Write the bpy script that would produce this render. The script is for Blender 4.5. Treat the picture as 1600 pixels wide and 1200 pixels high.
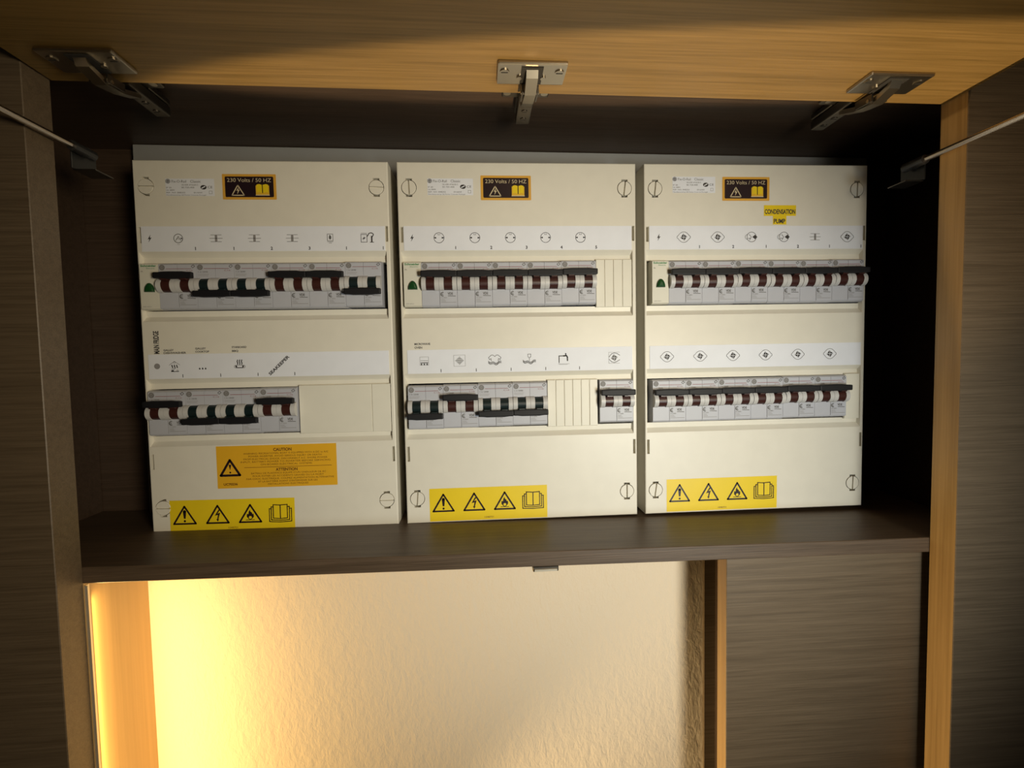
import bpy, bmesh, math
from mathutils import Vector, Matrix

SC = bpy.context.scene
COL = SC.collection
for o in list(bpy.data.objects):
    bpy.data.objects.remove(o, do_unlink=True)

# ------------------------------------------------------------------ camera
CAM_LOC = Vector((-0.0424, -0.5030, -0.0168))
YAW, PITCH, ROLL = 0.06354, -0.05033, -0.01898
cd = bpy.data.cameras.new('camera')
cam = bpy.data.objects.new('camera', cd)
COL.objects.link(cam)
cd.sensor_fit = 'HORIZONTAL'
cd.sensor_width = 36.0
cd.lens = 740.0 / 1600.0 * 36.0
cd.clip_start = 0.01
fw = Vector((math.sin(YAW) * math.cos(PITCH), math.cos(YAW) * math.cos(PITCH), math.sin(PITCH)))
rt = Vector((math.cos(YAW), -math.sin(YAW), 0))
up = rt.cross(fw)
rt2 = rt * math.cos(ROLL) + up * math.sin(ROLL)
up2 = -rt * math.sin(ROLL) + up * math.cos(ROLL)
m = Matrix((rt2, up2, -fw)).transposed().to_4x4()
m.translation = CAM_LOC
cam.matrix_world = m
SC.camera = cam

# ------------------------------------------------------------------ world, lights, exposure
SC.view_settings.view_transform = 'Standard'
SC.view_settings.look = 'None'
SC.view_settings.gamma = 1.0
SC.view_settings.use_curve_mapping = False
SC.view_settings.exposure = 0.0
w = bpy.data.worlds.new('world')
SC.world = w
w.use_nodes = True
w.node_tree.nodes['Background'].inputs[0].default_value = (1.0, 0.80, 0.55, 1)
w.node_tree.nodes['Background'].inputs[1].default_value = 0.012


def aim(ob, target):
    ob.rotation_euler = (Vector(target) - ob.location).to_track_quat('-Z', 'Y').to_euler()


def area(name, loc, target, sx, sy, power, color, spread=180):
    l = bpy.data.lights.new(name, 'AREA')
    l.shape = 'RECTANGLE'
    l.size = sx
    l.size_y = sy
    l.energy = power
    l.color = color
    l.spread = math.radians(spread)
    o = bpy.data.objects.new(name, l)
    COL.objects.link(o)
    o.location = loc
    aim(o, target)
    return o


def spot(name, loc, target, power, color, angle, blend, size):
    l = bpy.data.lights.new(name, 'SPOT')
    l.energy = power
    l.color = color
    l.spot_size = math.radians(angle)
    l.spot_blend = blend
    l.shadow_soft_size = size
    o = bpy.data.objects.new(name, l)
    COL.objects.link(o)
    o.location = loc
    aim(o, target)
    return o


# soft neutral room light in front of the cabinet, and a warmer lamp a little higher beside it
spot('room_light', (0.35, -0.78, -0.20), (0.12, 0.0, -0.13), 12.0, (0.86, 0.97, 1.0), 66.0, 1.0, 0.09)
spot('warm_room_light', (0.33, -0.82, -0.04), (-0.07, 0.0, -0.10), 18.5, (1.0, 0.85, 0.60), 80.0, 1.0, 0.09)
# added unseen spot; its flattened beam makes the lit wedge on the open flap
SPOT_LOC = (0.22, -0.28, -1.0)
ul = spot('flap_wedge_fill', SPOT_LOC, (0.25, -0.122, 0.21), 60.0, (1.0, 0.76, 0.46), 2 * math.degrees(math.atan(0.066 / 1.21)), 0.16, 0.008)
_d = (Vector((0.25, -0.122, 0.21)) - Vector(SPOT_LOC)).normalized()
_x = (Vector((1, -0.075, 0)) - _d * Vector((1, -0.075, 0)).dot(_d)).normalized()
_y = (-_d).cross(_x)
_m = Matrix((_x * 8.9, _y, -_d)).transposed().to_4x4()
_m.translation = Vector(SPOT_LOC)
ul.matrix_world = _m
# warm LED strip behind the left edge of the lower niche
area('niche_led_light', (-0.3830, -0.0822, -0.565), (-0.3830 + 0.84, -0.0822 + 0.54, -0.565), 0.0025, 0.70, 1.30, (1.0, 0.65, 0.23), 180)
# unseen fill added low in the niche to brighten the right jamb
spot('jamb_fill', (-0.30, -0.122, -0.62), (0.38, -0.10, -0.44), 12.0, (1.0, 0.74, 0.40), 58.0, 0.9, 0.02)

# ------------------------------------------------------------------ materials
MATS = {}


def mat(name, col, rough=0.5, metal=0.0, spec=0.5, emit=None, bump=None):
    if name in MATS:
        return MATS[name]
    mt = bpy.data.materials.new(name)
    mt.use_nodes = True
    nt = mt.node_tree
    b = nt.nodes['Principled BSDF']
    b.inputs['Base Color'].default_value = (*col, 1)
    b.inputs['Roughness'].default_value = rough
    b.inputs['Metallic'].default_value = metal
    b.inputs['Specular IOR Level'].default_value = spec
    if emit:
        b.inputs['Emission Color'].default_value = (*emit[0], 1)
        b.inputs['Emission Strength'].default_value = emit[1]
    # slight procedural variation of tone and surface
    tc = nt.nodes.new('ShaderNodeTexCoord')
    n = nt.nodes.new('ShaderNodeTexNoise')
    n.inputs['Scale'].default_value = bump[0] if bump else 60.0
    n.inputs['Detail'].default_value = 4
    nt.links.new(tc.outputs['Object'], n.inputs['Vector'])
    mx = nt.nodes.new('ShaderNodeMix')
    mx.data_type = 'RGBA'
    mx.inputs['A'].default_value = (*[c * 0.95 for c in col], 1)
    mx.inputs['B'].default_value = (*[min(1, c * 1.05) for c in col], 1)
    nt.links.new(n.outputs['Fac'], mx.inputs['Factor'])
    nt.links.new(mx.outputs['Result'], b.inputs['Base Color'])
    bp = nt.nodes.new('ShaderNodeBump')
    bp.inputs['Strength'].default_value = bump[1] if bump else 0.03
    bp.inputs['Distance'].default_value = bump[2] if bump else 0.0005
    nt.links.new(n.outputs['Fac'], bp.inputs['Height'])
    nt.links.new(bp.outputs['Normal'], b.inputs['Normal'])
    MATS[name] = mt
    return mt


def wood(name, c1, c2, axis='X', rough=0.45, fine=900.0, bump=0.25):
    mt = bpy.data.materials.new(name)
    mt.use_nodes = True
    nt = mt.node_tree
    L = nt.links.new
    b = nt.nodes['Principled BSDF']
    b.inputs['Roughness'].default_value = rough
    tc = nt.nodes.new('ShaderNodeTexCoord')
    mp = nt.nodes.new('ShaderNodeMapping')
    s = [1.0, 1.0, 1.0]
    s['XYZ'.index(axis)] = 0.02
    mp.inputs['Scale'].default_value = s
    L(tc.outputs['Object'], mp.inputs['Vector'])
    n1 = nt.nodes.new('ShaderNodeTexNoise')
    n1.inputs['Scale'].default_value = fine
    n1.inputs['Detail'].default_value = 5
    n1.inputs['Roughness'].default_value = 0.65
    L(mp.outputs['Vector'], n1.inputs['Vector'])
    n2 = nt.nodes.new('ShaderNodeTexNoise')
    n2.inputs['Scale'].default_value = fine * 0.26
    n2.inputs['Detail'].default_value = 3
    n2.inputs['Distortion'].default_value = 0.6
    L(mp.outputs['Vector'], n2.inputs['Vector'])
    mixf = nt.nodes.new('ShaderNodeMath')
    mixf.operation = 'MULTIPLY_ADD'
    L(n1.outputs['Fac'], mixf.inputs[0])
    mixf.inputs[1].default_value = 0.62
    m2 = nt.nodes.new('ShaderNodeMath')
    m2.operation = 'MULTIPLY'
    L(n2.outputs['Fac'], m2.inputs[0])
    m2.inputs[1].default_value = 0.38
    L(m2.outputs[0], mixf.inputs[2])
    cr = nt.nodes.new('ShaderNodeValToRGB')
    cr.color_ramp.elements[0].position = 0.36
    cr.color_ramp.elements[0].color = (*c1, 1)
    cr.color_ramp.elements[1].position = 0.62
    cr.color_ramp.elements[1].color = (*c2, 1)
    L(mixf.outputs[0], cr.inputs['Fac'])
    L(cr.outputs['Color'], b.inputs['Base Color'])
    bp = nt.nodes.new('ShaderNodeBump')
    bp.inputs['Strength'].default_value = bump
    bp.inputs['Distance'].default_value = 0.0006
    L(mixf.outputs[0], bp.inputs['Height'])
    L(bp.outputs['Normal'], b.inputs['Normal'])
    return mt


def plaster():
    mt = bpy.data.materials.new('textured_plaster')
    mt.use_nodes = True
    nt = mt.node_tree
    L = nt.links.new
    b = nt.nodes['Principled BSDF']
    b.inputs['Roughness'].default_value = 0.8
    b.inputs['Specular IOR Level'].default_value = 0.2
    b.inputs['Base Color'].default_value = (0.76, 0.65, 0.50, 1)
    tc = nt.nodes.new('ShaderNodeTexCoord')
    mp = nt.nodes.new('ShaderNodeMapping')
    mp.inputs['Scale'].default_value = (1.0, 1.0, 0.55)
    mp.inputs['Rotation'].default_value = (0, 0.25, 0)
    L(tc.outputs['Object'], mp.inputs['Vector'])
    n = nt.nodes.new('ShaderNodeTexNoise')
    n.inputs['Scale'].default_value = 150
    n.inputs['Detail'].default_value = 5
    n.inputs['Roughness'].default_value = 0.62
    n.inputs['Distortion'].default_value = 0.25
    L(mp.outputs['Vector'], n.inputs['Vector'])
    bp = nt.nodes.new('ShaderNodeBump')
    bp.inputs['Strength'].default_value = 0.6
    bp.inputs['Distance'].default_value = 0.0022
    L(n.outputs['Fac'], bp.inputs['Height'])
    n3 = nt.nodes.new('ShaderNodeTexVoronoi')
    n3.inputs['Scale'].default_value = 38
    L(mp.outputs['Vector'], n3.inputs['Vector'])
    bp2 = nt.nodes.new('ShaderNodeBump')
    bp2.inputs['Strength'].default_value = 0.05
    bp2.inputs['Distance'].default_value = 0.002
    L(n3.outputs['Distance'], bp2.inputs['Height'])
    L(bp.outputs['Normal'], bp2.inputs['Normal'])
    L(bp2.outputs['Normal'], b.inputs['Normal'])
    return mt


M_VENEER = wood('brown_veneer', (0.098, 0.069, 0.041), (0.158, 0.115, 0.072), 'X')
M_OAKX = wood('oak_veneer', (0.155, 0.092, 0.022), (0.255, 0.155, 0.046), 'X', fine=500.0, bump=0.12)
M_OAKZ = wood('oak_edge', (0.30, 0.18, 0.060), (0.42, 0.265, 0.10), 'Z', fine=420.0, bump=0.15)
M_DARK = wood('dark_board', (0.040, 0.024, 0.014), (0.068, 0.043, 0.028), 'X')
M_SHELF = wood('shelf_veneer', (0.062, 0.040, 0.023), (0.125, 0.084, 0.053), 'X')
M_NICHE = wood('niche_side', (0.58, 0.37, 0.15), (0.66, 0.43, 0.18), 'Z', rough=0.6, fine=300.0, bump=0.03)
M_PLASTER = plaster()
M_COVER = mat('cream_plastic', (0.75, 0.715, 0.62), 0.42)
M_BLANK = mat('cream_blanking', (0.74, 0.71, 0.61), 0.45)
M_GREYB = mat('grey_board', (0.27, 0.27, 0.265), 0.7)
M_INSIDE = mat('dark_inside', (0.02, 0.018, 0.015), 0.9)
M_PAPER = mat('white_paper', (0.78, 0.80, 0.86), 0.55)
M_INK = mat('black_ink', (0.035, 0.03, 0.03), 0.6)
M_INKG = mat('grey_ink', (0.11, 0.105, 0.10), 0.6)
M_INKL = mat('pale_grey_ink', (0.27, 0.26, 0.26), 0.6)
M_RED = mat('dull_red_ink', (0.26, 0.07, 0.08), 0.6)
M_BODY = mat('breaker_grey', (0.47, 0.48, 0.53), 0.45)
M_BARREL = mat('barrel_grey', (0.56, 0.55, 0.54), 0.4)
M_ON = mat('lever_red', (0.046, 0.013, 0.010), 0.38)
M_OFF = mat('lever_green', (0.006, 0.015, 0.016), 0.38)
M_BAR = mat('bar_black', (0.008, 0.008, 0.010), 0.55, 0.0, 0.3)
M_LENS = mat('green_lens', (0.010, 0.060, 0.015), 0.25)
M_INDIC = mat('indicator_cream', (0.68, 0.66, 0.57), 0.4)
M_YEL = mat('sticker_yellow', (0.82, 0.60, 0.012), 0.4)
M_ORG = mat('sticker_orange', (0.78, 0.42, 0.02), 0.4)
M_ORGB = mat('sticker_border', (0.72, 0.38, 0.05), 0.4)
M_BLK = mat('sticker_black', (0.018, 0.008, 0.012), 0.35)
M_BROWNINK = mat('brown_ink', (0.13, 0.045, 0.006), 0.5)
M_GOLD = mat('sticker_gold', (0.75, 0.45, 0.03), 0.4)
M_CREAMINK = mat('cream_ink', (0.62, 0.52, 0.33), 0.5)
M_STEEL = mat('nickel', (0.42, 0.37, 0.29), 0.30, 1.0)
M_STEELD = mat('dull_nickel', (0.14, 0.125, 0.105), 0.4, 1.0)
M_ROD = mat('strut_rod', (0.55, 0.48, 0.40), 0.25, 1.0)
M_STRUT = mat('strut_black', (0.02, 0.02, 0.02), 0.4)
M_GREENINK = mat('green_ink', (0.03, 0.22, 0.07), 0.5)
M_ALU = mat('aluminium', (0.75, 0.68, 0.55), 0.35, 0.6)
M_LEDF = mat('led_diffuser', (0.9, 0.85, 0.7), 0.5, emit=((1.0, 0.68, 0.3), 6.0))


# ------------------------------------------------------------------ helpers
class MB:
    """collects geometry with several materials; build() links ONE mesh object"""

    def __init__(s):
        s.bm = bmesh.new()
        s.mats = []

    def mi(s, m_):
        if m_ not in s.mats:
            s.mats.append(m_)
        return s.mats.index(m_)

    def face(s, pts, m_, smooth=False):
        vs = [s.bm.verts.new(p) for p in pts]
        f = s.bm.faces.new(vs)
        f.material_index = s.mi(m_)
        f.smooth = smooth
        return f

    def box(s, x0, x1, y0, y1, z0, z1, m_, bevel=0.0, seg=2):
        t = bmesh.new()
        bmesh.ops.create_cube(t, size=1.0)
        for v in t.verts:
            v.co = Vector(((x0 + x1) / 2 + v.co.x * (x1 - x0), (y0 + y1) / 2 + v.co.y * (y1 - y0), (z0 + z1) / 2 + v.co.z * (z1 - z0)))
        if bevel:
            bmesh.ops.bevel(t, geom=list(t.edges), offset=bevel, segments=seg, profile=0.6, affect='EDGES')
        s.merge(t, m_)
        t.free()

    def merge(s, t, m_, mtx=None, smooth=False):
        idx = s.mi(m_)
        mp = {}
        for v in t.verts:
            mp[v.index if False else v] = s.bm.verts.new(mtx @ v.co if mtx else v.co)
        for f in t.faces:
            nf = s.bm.faces.new([mp[v] for v in f.verts])
            nf.material_index = idx
            nf.smooth = smooth

    def cyl(s, p0, p1, r, m_, seg=20, r2=None, caps=True, smooth=True):
        p0, p1 = Vector(p0), Vector(p1)
        d = (p1 - p0)
        t = bmesh.new()
        bmesh.ops.create_cone(t, cap_ends=caps, segments=seg, radius1=r, radius2=r if r2 is None else r2, depth=d.length)
        q = d.to_track_quat('Z', 'Y').to_matrix().to_4x4()
        q.translation = (p0 + p1) / 2
        s.merge(t, m_, q, False)
        t.free()
        if smooth:
            pass

    def prism_x(s, prof, x0, x1, m_):
        """profile in (y, z) swept along x"""
        a = [s.bm.verts.new((x0, p[0], p[1])) for p in prof]
        b = [s.bm.verts.new((x1, p[0], p[1])) for p in prof]
        idx = s.mi(m_)
        n = len(prof)
        fs = [s.bm.faces.new(a), s.bm.faces.new(list(reversed(b)))]
        for i in range(n):
            fs.append(s.bm.faces.new((a[i], b[i], b[(i + 1) % n], a[(i + 1) % n])))
        for f in fs:
            f.material_index = idx

    def build(s, name, parent=None, loc=None, kind=None):
        bmesh.ops.recalc_face_normals(s.bm, faces=s.bm.faces)
        me = bpy.data.meshes.new(name)
        s.bm.to_mesh(me)
        s.bm.free()
        for m_ in s.mats:
            me.materials.append(m_)
        o = bpy.data.objects.new(name, me)
        COL.objects.link(o)
        if parent:
            o.parent = parent
        if loc:
            o.location = loc
        if kind:
            o['kind'] = kind
        return o


def empty(name, loc=(0, 0, 0)):
    o = bpy.data.objects.new(name, None)
    o.empty_display_size = 0.02
    COL.objects.link(o)
    o.location = loc
    return o


def tag(o, label, cat, group=None):
    o['label'] = label
    o['category'] = cat
    if group:
        o['group'] = group
    return o


_txt = {}


def text_polys(s, bold=False):
    """glyph outlines of the built-in font as triangles, normalised; returns (tris, width, height)"""
    key = (s, bold)
    if key in _txt:
        return _txt[key]
    cu = bpy.data.curves.new('t', 'FONT')
    cu.body = s
    cu.size = 1.0
    cu.resolution_u = 3
    if bold:
        cu.offset = 0.034
    ob = bpy.data.objects.new('t', cu)
    COL.objects.link(ob)
    dg = bpy.context.evaluated_depsgraph_get()
    dg.update()
    ev = ob.evaluated_get(dg)
    me = ev.to_mesh()
    tris = [[(me.vertices[i].co.x, me.vertices[i].co.y) for i in p.vertices] for p in me.polygons]
    xs = [p[0] for t in tris for p in t]
    x0, x1 = min(xs), max(xs)
    tris = [[(p[0] - x0, p[1]) for p in t] for t in tris]
    ev.to_mesh_clear()
    bpy.data.objects.remove(ob, do_unlink=True)
    bpy.data.curves.remove(cu)
    _txt[key] = (tris, x1 - x0, 0.70)
    return _txt[key]


class Draw:
    """flat print on a face that looks towards -y. Units mm, x right, d DOWN. layer raises towards the viewer."""

    def __init__(s, mb, y=0.0, sc=0.001):
        s.mb = mb
        s.y = y
        s.sc = sc
        s.T = (1, 0, 0, 0)     # cos, sin, ox, od

    def P(s, x, d, lay):
        c, sn, ox, od = s.T
        X = ox + c * x - sn * d
        D = od + sn * x + c * d
        return (X * s.sc, s.y - lay * 0.00006, -D * s.sc)

    def poly(s, pts, m_, lay=1):
        s.mb.face([s.P(x, d, lay) for x, d in pts], m_)

    def rect(s, x0, d0, x1, d1, m_, lay=1):
        s.poly([(x0, d0), (x1, d0), (x1, d1), (x0, d1)], m_, lay)

    def rrect(s, x0, d0, x1, d1, r, m_, lay=1):
        pts = []
        for cx, cy, a0 in ((x1 - r, d0 + r, -90), (x1 - r, d1 - r, 0), (x0 + r, d1 - r, 90), (x0 + r, d0 + r, 180)):
            for k in range(5):
                a = math.radians(a0 + 22.5 * k)
                pts.append((cx + r * math.cos(a), cy + r * math.sin(a)))
        s.poly(pts, m_, lay)

    def line(s, pts, wd, m_, lay=2, close=False):
        n = len(pts)
        for i in range(n if close else n - 1):
            a = Vector(pts[i])
            b = Vector(pts[(i + 1) % n])
            d = b - a
            if d.length < 1e-6:
                continue
            d.normalize()
            wd_ = wd * 1.22
            nn = Vector((-d.y, d.x)) * wd_ / 2
            e = d * wd * 0.42
            a = a - e
            b = b + e
            s.poly([(a.x + nn.x, a.y + nn.y), (b.x + nn.x, b.y + nn.y), (b.x - nn.x, b.y - nn.y), (a.x - nn.x, a.y - nn.y)], m_, lay)

    def disc(s, cx, cd_, r, m_, lay=2, n=20, ry=None):
        ry = ry or r
        s.poly([(cx + r * math.cos(2 * math.pi * k / n), cd_ + ry * math.sin(2 * math.pi * k / n)) for k in range(n)], m_, lay)

    def ring(s, cx, cd_, r, wd, m_, lay=2, n=24, a0=0, a1=360):
        pts = []
        for k in range(n + 1):
            a = math.radians(a0 + (a1 - a0) * k / n)
            pts.append((math.cos(a), math.sin(a)))
        wd = wd * 1.25
        for p, q in zip(pts, pts[1:]):
            ri, ro = r - wd / 2, r + wd / 2
            s.poly([(cx + p[0] * ri, cd_ + p[1] * ri), (cx + p[0] * ro, cd_ + p[1] * ro), (cx + q[0] * ro, cd_ + q[1] * ro), (cx + q[0] * ri, cd_ + q[1] * ri)], m_, lay)

    def text(s, st, x, d, h, m_, lay=2, width=None, align='l', bold=False, rot=0):
        """x,d = baseline start (or centre), h = cap height mm, width forces the width"""
        tris, w_, hh = text_polys(st, bold)
        sy = h / hh
        sx = (width / w_) if width else sy
        off = -w_ * sx / 2 if align == 'c' else (-w_ * sx if align == 'r' else 0)
        c, sn = math.cos(math.radians(rot)), math.sin(math.radians(rot))
        for t in tris:
            pp = []
            for px, py in t:
                ux, uy = px * sx + off, -py * sy
                pp.append((x + c * ux + sn * uy, d - sn * ux + c * uy))
            s.poly(pp, m_, lay)


# ------------------------------------------------------------------ setting
XL, XR = -0.385, 0.3803          # faces of the opening
YF, YB = -0.1107, -0.0856        # front and back of the wall cladding
TILT = 0.0095


def slab(name, x0, x1, z0, z1, edge_side):
    mb = MB()
    mb.box(x0, x1, YF, YB, z0, z1, M_VENEER, 0.0006, 1)
    mb.bm.normal_update()
    k = mb.mi(M_OAKZ)
    for f in mb.bm.faces:
        n = f.normal
        if abs(n.x) > 0.9 and f.calc_center_median().x * (1 if edge_side > 0 else -1) < max(x0, x1) * 2:
            f.material_index = k
    return mb.build(name, kind='structure')


slab('wall_left', -1.35, XL, -1.25, 1.0, 1)
slab('wall_right', XR, 1.35, -1.25, 1.0, -1)
slab('wall_top', XL, XR, 0.236, 1.0, 1)

mb = MB()
mb.box(XL - 0.03, 0.1945, -0.010, 0.010, -1.25, -0.1990, M_PLASTER)
mb.build('wall_back', kind='structure')
mb = MB()
mb.box(0.1945, 0.250, -0.0135, 0.010, -1.25, -0.2075, M_VENEER)
mb.box(0.2065, 0.250, -0.022, -0.0135, -1.25, -0.2075, M_DARK)
mb.build('trim_1', kind='structure')

# ------------------------------------------------------------------ cabinet
cab = empty('cabinet', (0, YB, -0.2035))
tag(cab, 'dark brown wooden wall cabinet with open top-hung flap, holding three cream distribution boards', 'cabinet')
CO = Vector((0, YB, -0.2035))


def cpart(mb_, name, parent=cab):
    o = mb_.build(name, parent)
    base = CO.copy()
    if parent is not cab:
        base = Vector((0, 0, 0))
    else:
        o.location = -CO
    return o


def tilted(mb_):
    bmesh.ops.transform(mb_.bm, matrix=Matrix.Rotation(TILT, 4, 'Y'), verts=mb_.bm.verts)


mb = MB()
mb.box(-0.488, 0.470, YB, 0.075, -0.2038, -0.1898, M_SHELF, 0.0006, 1)
tilted(mb)
cpart(mb, 'shelf')
mb = MB()
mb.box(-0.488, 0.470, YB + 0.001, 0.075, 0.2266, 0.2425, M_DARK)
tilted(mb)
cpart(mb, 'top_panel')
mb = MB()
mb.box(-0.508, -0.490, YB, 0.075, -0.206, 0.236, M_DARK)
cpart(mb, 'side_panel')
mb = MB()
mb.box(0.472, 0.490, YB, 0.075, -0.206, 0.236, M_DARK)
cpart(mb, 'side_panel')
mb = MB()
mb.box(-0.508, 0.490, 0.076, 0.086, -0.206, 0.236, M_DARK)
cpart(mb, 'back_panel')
mb = MB()
mb.box(-0.4254, 0.4316, 0.060, 0.0755, -0.1890, 0.2262, M_GREYB, 0.0008, 1)
tilted(mb)
o = cpart(mb, 'mounting_board')
o['label'] = 'pale grey board behind the three cream units'
# lower compartment
mb = MB()
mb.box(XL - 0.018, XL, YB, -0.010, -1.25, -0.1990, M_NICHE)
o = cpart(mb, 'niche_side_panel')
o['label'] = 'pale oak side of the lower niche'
mb = MB()
mb.box(0.1850, 0.470, -0.0775, -0.0600, -1.25, -0.2045, M_VENEER, 0.0005, 1)
mb.bm.normal_update()
k = mb.mi(M_OAKZ)
for f in mb.bm.faces:
    if f.normal.x < -0.9:
        f.material_index = k
o = cpart(mb, 'lower_front_panel')
# flap
mb = MB()
mb.box(XL + 0.001, XR - 0.001, -0.545, -0.088, 0.2105, 0.2300, M_OAKX, 0.0008, 1)
tilted(mb)
flap = cpart(mb, 'flap_door')
flap['label'] = 'raised oak-veneered flap door'
# catch under the shelf
mb = MB()
mb.box(0.0, 0.0235, -0.0850, -0.0600, -0.2090, -0.2042, M_STEELD, 0.0006, 1)
mb.box(0.0015, 0.022, -0.0862, -0.0850, -0.2082, -0.2064, M_ALU)
cpart(mb, 'magnetic_catch')


def hinge(x, dz):
    root = empty('hinge')
    root.parent = cab
    root.location = Vector((x, -0.10, 0.21 + dz)) - CO
    F = 0.0005                       # local z of flap underside (world .2105 + dz)
    # cup plate on the flap
    mb = MB()
    mb.box(-0.027, 0.027, -0.0335, -0.0060, F - 0.0030, F, M_STEEL, 0.0012, 2)
    for s in (-1, 1):
        mb.cyl((s * 0.0215, -0.0235, F - 0.0038), (s * 0.0215, -0.0235, F - 0.003), 0.0036, M_STEEL, 16)
        mb.box(s * 0.0215 - 0.0026, s * 0.0215 + 0.0026, -0.0239, -0.0231, F - 0.0040, F - 0.0037, M_INSIDE)
        mb.cyl((s * 0.0095, -0.0165, F - 0.0042), (s * 0.0095, -0.0165, F - 0.003), 0.0022, M_STEEL, 12)
    mb.box(-0.0085, 0.0085, -0.030, -0.008, F - 0.0036, F - 0.0028, M_INSIDE)
    mb.build('cup_plate', root)
    # arm linking flap and cabinet top
    mb = MB()
    prof = [(-0.0275, F - 0.003), (-0.0245, F - 0.0085), (-0.008, F - 0.0125), (0.012, F - 0.0085), (0.030, F - 0.002),
            (0.030, F + 0.002), (0.012, F - 0.0045), (-0.008, F - 0.0085), (-0.023, F - 0.005), (-0.0255, F - 0.001)]
    mb.prism_x(prof, -0.0046, 0.0046, M_STEEL)
    for s in (-1, 1):
        mb.prism_x([(-0.010, F - 0.011), (0.008, F - 0.009), (0.008, F - 0.003), (-0.010, F - 0.005)], s * 0.0062 - 0.0007, s * 0.0062 + 0.0007, M_STEELD)
    mb.cyl((-0.0075, -0.006, F - 0.009), (0.0075, -0.006, F - 0.009), 0.0014, M_STEEL, 10)
    mb.build('arm', root)
    # mounting plate under the top board
    mb = MB()
    zt = 0.0162
    mb.box(-0.0065, 0.0065, 0.014, 0.066, 0.0010, 0.0095, M_STEELD, 0.0012, 2)
    mb.box(-0.0210, 0.0210, 0.018, 0.036, 0.0100, zt - 0.001, M_STEELD, 0.0010, 1)
    mb.box(-0.0075, 0.0075, 0.036, 0.064, 0.0100, zt - 0.001, M_STEELD, 0.0008, 1)
    for yy in (0.042, 0.056):
        mb.cyl((0, yy, 0.0012), (0, yy, 0.0003), 0.0028, M_STEELD, 14)
        mb.box(-0.0022, 0.0022, yy - 0.0004, yy + 0.0004, 0.0001, 0.0004, M_INSIDE)
    for s in (-1, 1):
        mb.cyl((s * 0.0165, 0.027, 0.0105), (s * 0.0165, 0.027, 0.0085), 0.0032, M_STEEL, 14)
    mb.build('mounting_plate', root)
    return root


hinge(-0.330, 0.0025)
hinge(0.002, 0.0)
hinge(0.300, -0.0025)


def strut(side):
    root = empty('gas_strut')
    root.parent = cab
    x = 0.3735 if side > 0 else -0.3770
    z = 0.1625 if side > 0 else 0.1680
    root.location = Vector((x, -0.081, z)) - CO
    a = Vector((0, 0.002, 0))
    b = Vector((0, -0.092, -0.001))
    c = Vector((0, -0.27, 0.002))
    mb = MB()
    mb.cyl(a, b, 0.0026, M_ROD, 16)
    mb.build('piston_rod', root)
    mb = MB()
    mb.cyl(b, c, 0.0046, M_ROD, 20)
    mb.build('cylinder_tube', root)
    mb = MB()
    mb.cyl(a + Vector((0, 0.022, 0.000)), a, 0.0042, M_STRUT, 16)
    mb.cyl(a + Vector((-0.003 * side, 0.014, 0)), a + Vector((0.0055 * side, 0.014, 0)), 0.0036, M_STRUT, 14)
    mb.build('end_socket', root)
    mb = MB()
    # small steel bracket screwed behind the jamb
    x0, x1 = sorted((0.0052 * side, 0.0066 * side))
    mb.box(x0, x1, 0.008, 0.034, -0.016, 0.006, M_STRUT, 0.0004, 1)
    x0, x1 = sorted((-0.012 * side, 0.0066 * side))
    mb.box(x0, x1, 0.010, 0.030, -0.0172, -0.0160, M_STEELD, 0.0004, 1)
    mb.build('bracket', root)
    mb = MB()
    zf = 0.2105 - TILT * x - z + 0.0006
    mb.box(-0.008, 0.006, c.y - 0.016, c.y + 0.016, zf - 0.0018, zf, M_STEELD, 0.0004, 1)
    mb.box(-0.0016 - 0.004 * side, 0.0016 - 0.004 * side, c.y - 0.010, c.y + 0.010, -0.004, zf - 0.001, M_STEELD, 0.0004, 1)
    mb.build('flap_bracket', root)
    return root


strut(1)
strut(-1)

# LED profile along the left edge of the niche; its lip shades the strip from the front
led = empty('led_strip', (XL, -0.083, -0.95))
tag(led, 'slim vertical aluminium LED profile along the left edge of the glowing lower niche', 'light strip')
mb = MB()
mb.box(0.0001, 0.0026, -0.0020, -0.0013, 0.0, 0.7475, M_ALU)
mb.box(0.0001, 0.0006, -0.0013, 0.0025, 0.0, 0.7475, M_ALU)
mb.build('profile', led)

# ------------------------------------------------------------------ distribution boards
PW, PH = 250.0, 377.4
HZ = 0.3774 / 2
PX = [-0.125 - 0.0090 - 0.25, -0.125, 0.125 + 0.00913]
ROW_D = [125.2, 252.7]            # centre of the two rows, mm from the top
WIN_H = 24.2
SCREWS = [(12.0, 26.0), (238.0, 26.0), (11.5, 351.0), (238.5, 351.0)]


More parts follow.
